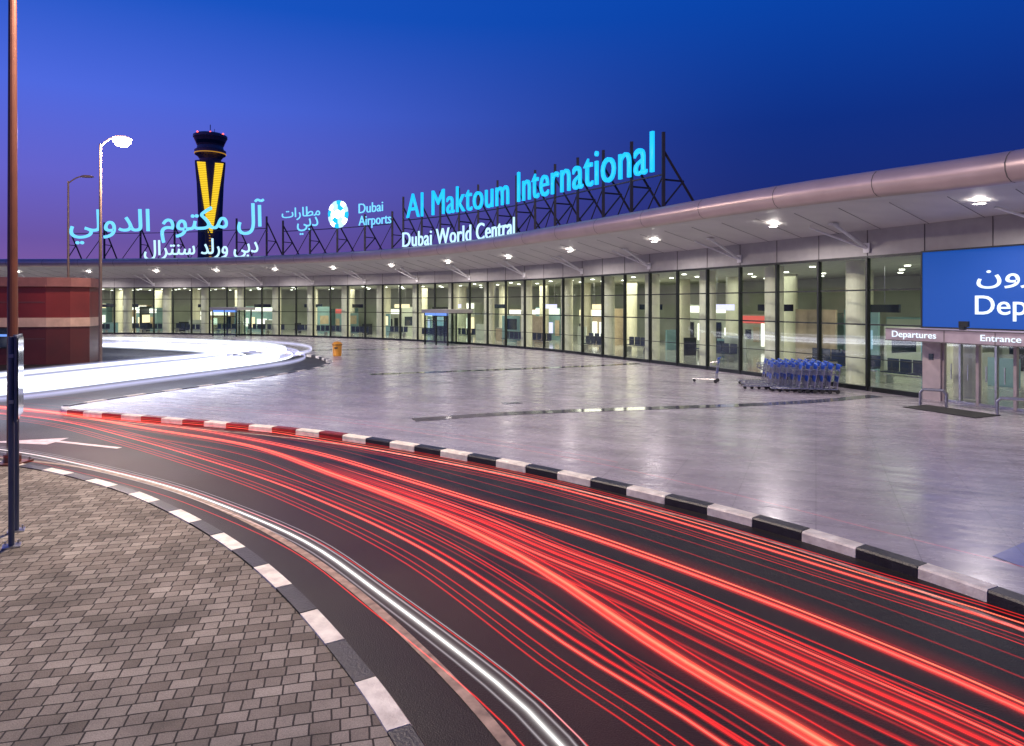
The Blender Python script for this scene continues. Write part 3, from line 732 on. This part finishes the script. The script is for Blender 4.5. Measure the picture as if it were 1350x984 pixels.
it+=[(tA,0,.62,.20,'rA',0,1),(tA,.07,.63,.08,'rO',0,1),(tB,0,.64,.21,'rO',0,1),(tB,-.08,.645,.14,'rA',0,1),
     (tC,0,.60,.11,'rA',.02,1),(tC,.10,.603,.08,'rB',.02,1),
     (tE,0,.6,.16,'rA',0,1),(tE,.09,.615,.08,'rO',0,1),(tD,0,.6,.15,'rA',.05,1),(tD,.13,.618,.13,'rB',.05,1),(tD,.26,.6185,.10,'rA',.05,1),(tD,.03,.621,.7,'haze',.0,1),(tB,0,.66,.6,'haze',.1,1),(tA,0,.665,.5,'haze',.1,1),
     (tA,.45,.62,.05,'rC',0,1),(tA,.75,.62,.05,'rC',0,.95),(tE,1.3,.7,.05,'rC',0,.75),(tE,1.6,.7,.04,'rC',0,.6)]
fan(tA,[-.14,-.24,.16,.24,.33],['rB','rC'],.025,.05); fan(tB,[-.22,-.15,.12,.17,.25,-.3],['rB','rC','rB'],.02,.06); fan(tC,[-.3,-.2,-.12,.17,.25,.36],['rC','rB'],.02,.045)
fan(tD,[-.30,-.23,-.17,-.10,-.05,.07,.19,.22,.31,.37,.44],['rB','rB','rC'],.03,.07); fan(tE,[-.16,-.24,-.34,.17,.24],['rC','rB'],.02,.05)
trails('red_light_trails',it)
it=[(tW,0,.62,.19,'wN',.1,1),(tW,.075,.63,.05,'wC',.05,1),(tW,-.07,.6,.05,'wC',.05,1),(tW,.12,.64,.03,'wC',.1,1),(tW,-.15,.55,.03,'rB',.2,1),(tW,.2,.55,.03,'rB',.2,1)]
trails('white_light_trail',it)
it=[]
sA=LP.sx(-31.8)
for q in range(15):
    o=.8+q*.34
    pts=[LP.at(sA+(LP.L-5.0-sA)*i/10,-o) for i in range(11)]
    if q%3==0: pts=pts[3:]
    pts+=[(-14.6-o*.75,20.4+o*.5),(-17.3-o*.5,19.0+o*.5),(-23,17.9+o*.55),(-36,17.0+o*.6)]
    p=Path(pts,.4,10)
    it.append((p,0,random.uniform(.4,.95),random.uniform(.16,.42),random.choice(['wA','wB','wA','wB']),random.uniform(0,.1),1))
trails('headlight_trails',it,True)

# ---------------------------------------------------------------- sky
Wd=bpy.data.worlds.new('World'); S.world=Wd; Wd.use_nodes=True; nt=Wd.node_tree; N_=nt.nodes; L=nt.links
bg=N_['Background']; tc=N_.new('ShaderNodeTexCoord'); sp=N_.new('ShaderNodeSeparateXYZ'); L.new(tc.outputs['Generated'],sp.inputs[0])
def ramp(st):
    r=N_.new('ShaderNodeValToRGB'); e=r.color_ramp.elements
    e[0].position=st[0][0]; e[0].color=rgba(st[0][1]); e[1].position=st[-1][0]; e[1].color=rgba(st[-1][1])
    for p,c in st[1:-1]: x=e.new(p); x.color=rgba(c)
    L.new(sp.outputs['Z'],r.inputs[0]); return r
rl=ramp([(0,(.24,.11,.33)),(.08,(.14,.085,.38)),(.16,(.125,.12,.60)),(.26,(.075,.14,.74)),(.38,(.008,.09,.56)),(.7,(.004,.04,.3))])
rr=ramp([(0,(.03,.025,.14)),(.1,(.010,.020,.15)),(.24,(.003,.027,.23)),(.4,(.001,.056,.40)),(.7,(.002,.04,.28))])
mr=N_.new('ShaderNodeMapRange'); mr.inputs['From Min'].default_value=-.6; mr.inputs['From Max'].default_value=.40; mr.interpolation_type='SMOOTHSTEP'; L.new(sp.outputs['X'],mr.inputs[0])
mx=N_.new('ShaderNodeMixRGB'); L.new(mr.outputs[0],mx.inputs[0]); L.new(rl.outputs[0],mx.inputs[1]); L.new(rr.outputs[0],mx.inputs[2])
sk=N_.new('ShaderNodeTexSky'); sk.sky_type='NISHITA'; sk.sun_disc=False; sk.sun_elevation=math.radians(-2); sk.sun_rotation=math.radians(-60)
ad=N_.new('ShaderNodeMixRGB'); ad.blend_type='ADD'; ad.inputs[0].default_value=.015; L.new(mx.outputs[0],ad.inputs[1]); L.new(sk.outputs[0],ad.inputs[2])
L.new(ad.outputs[0],bg.inputs[0]); bg.inputs[1].default_value=1.0

# ---------------------------------------------------------------- camera
c=bpy.data.cameras.new('camera'); co_=bpy.data.objects.new('camera',c); COL.objects.link(co_); S.camera=co_
co_.location=(0,0,3.3); co_.rotation_euler=(math.radians(90),0,0); c.lens=24; c.sensor_width=36; c.shift_y=-91/1350; c.clip_end=6000; c.clip_start=.1
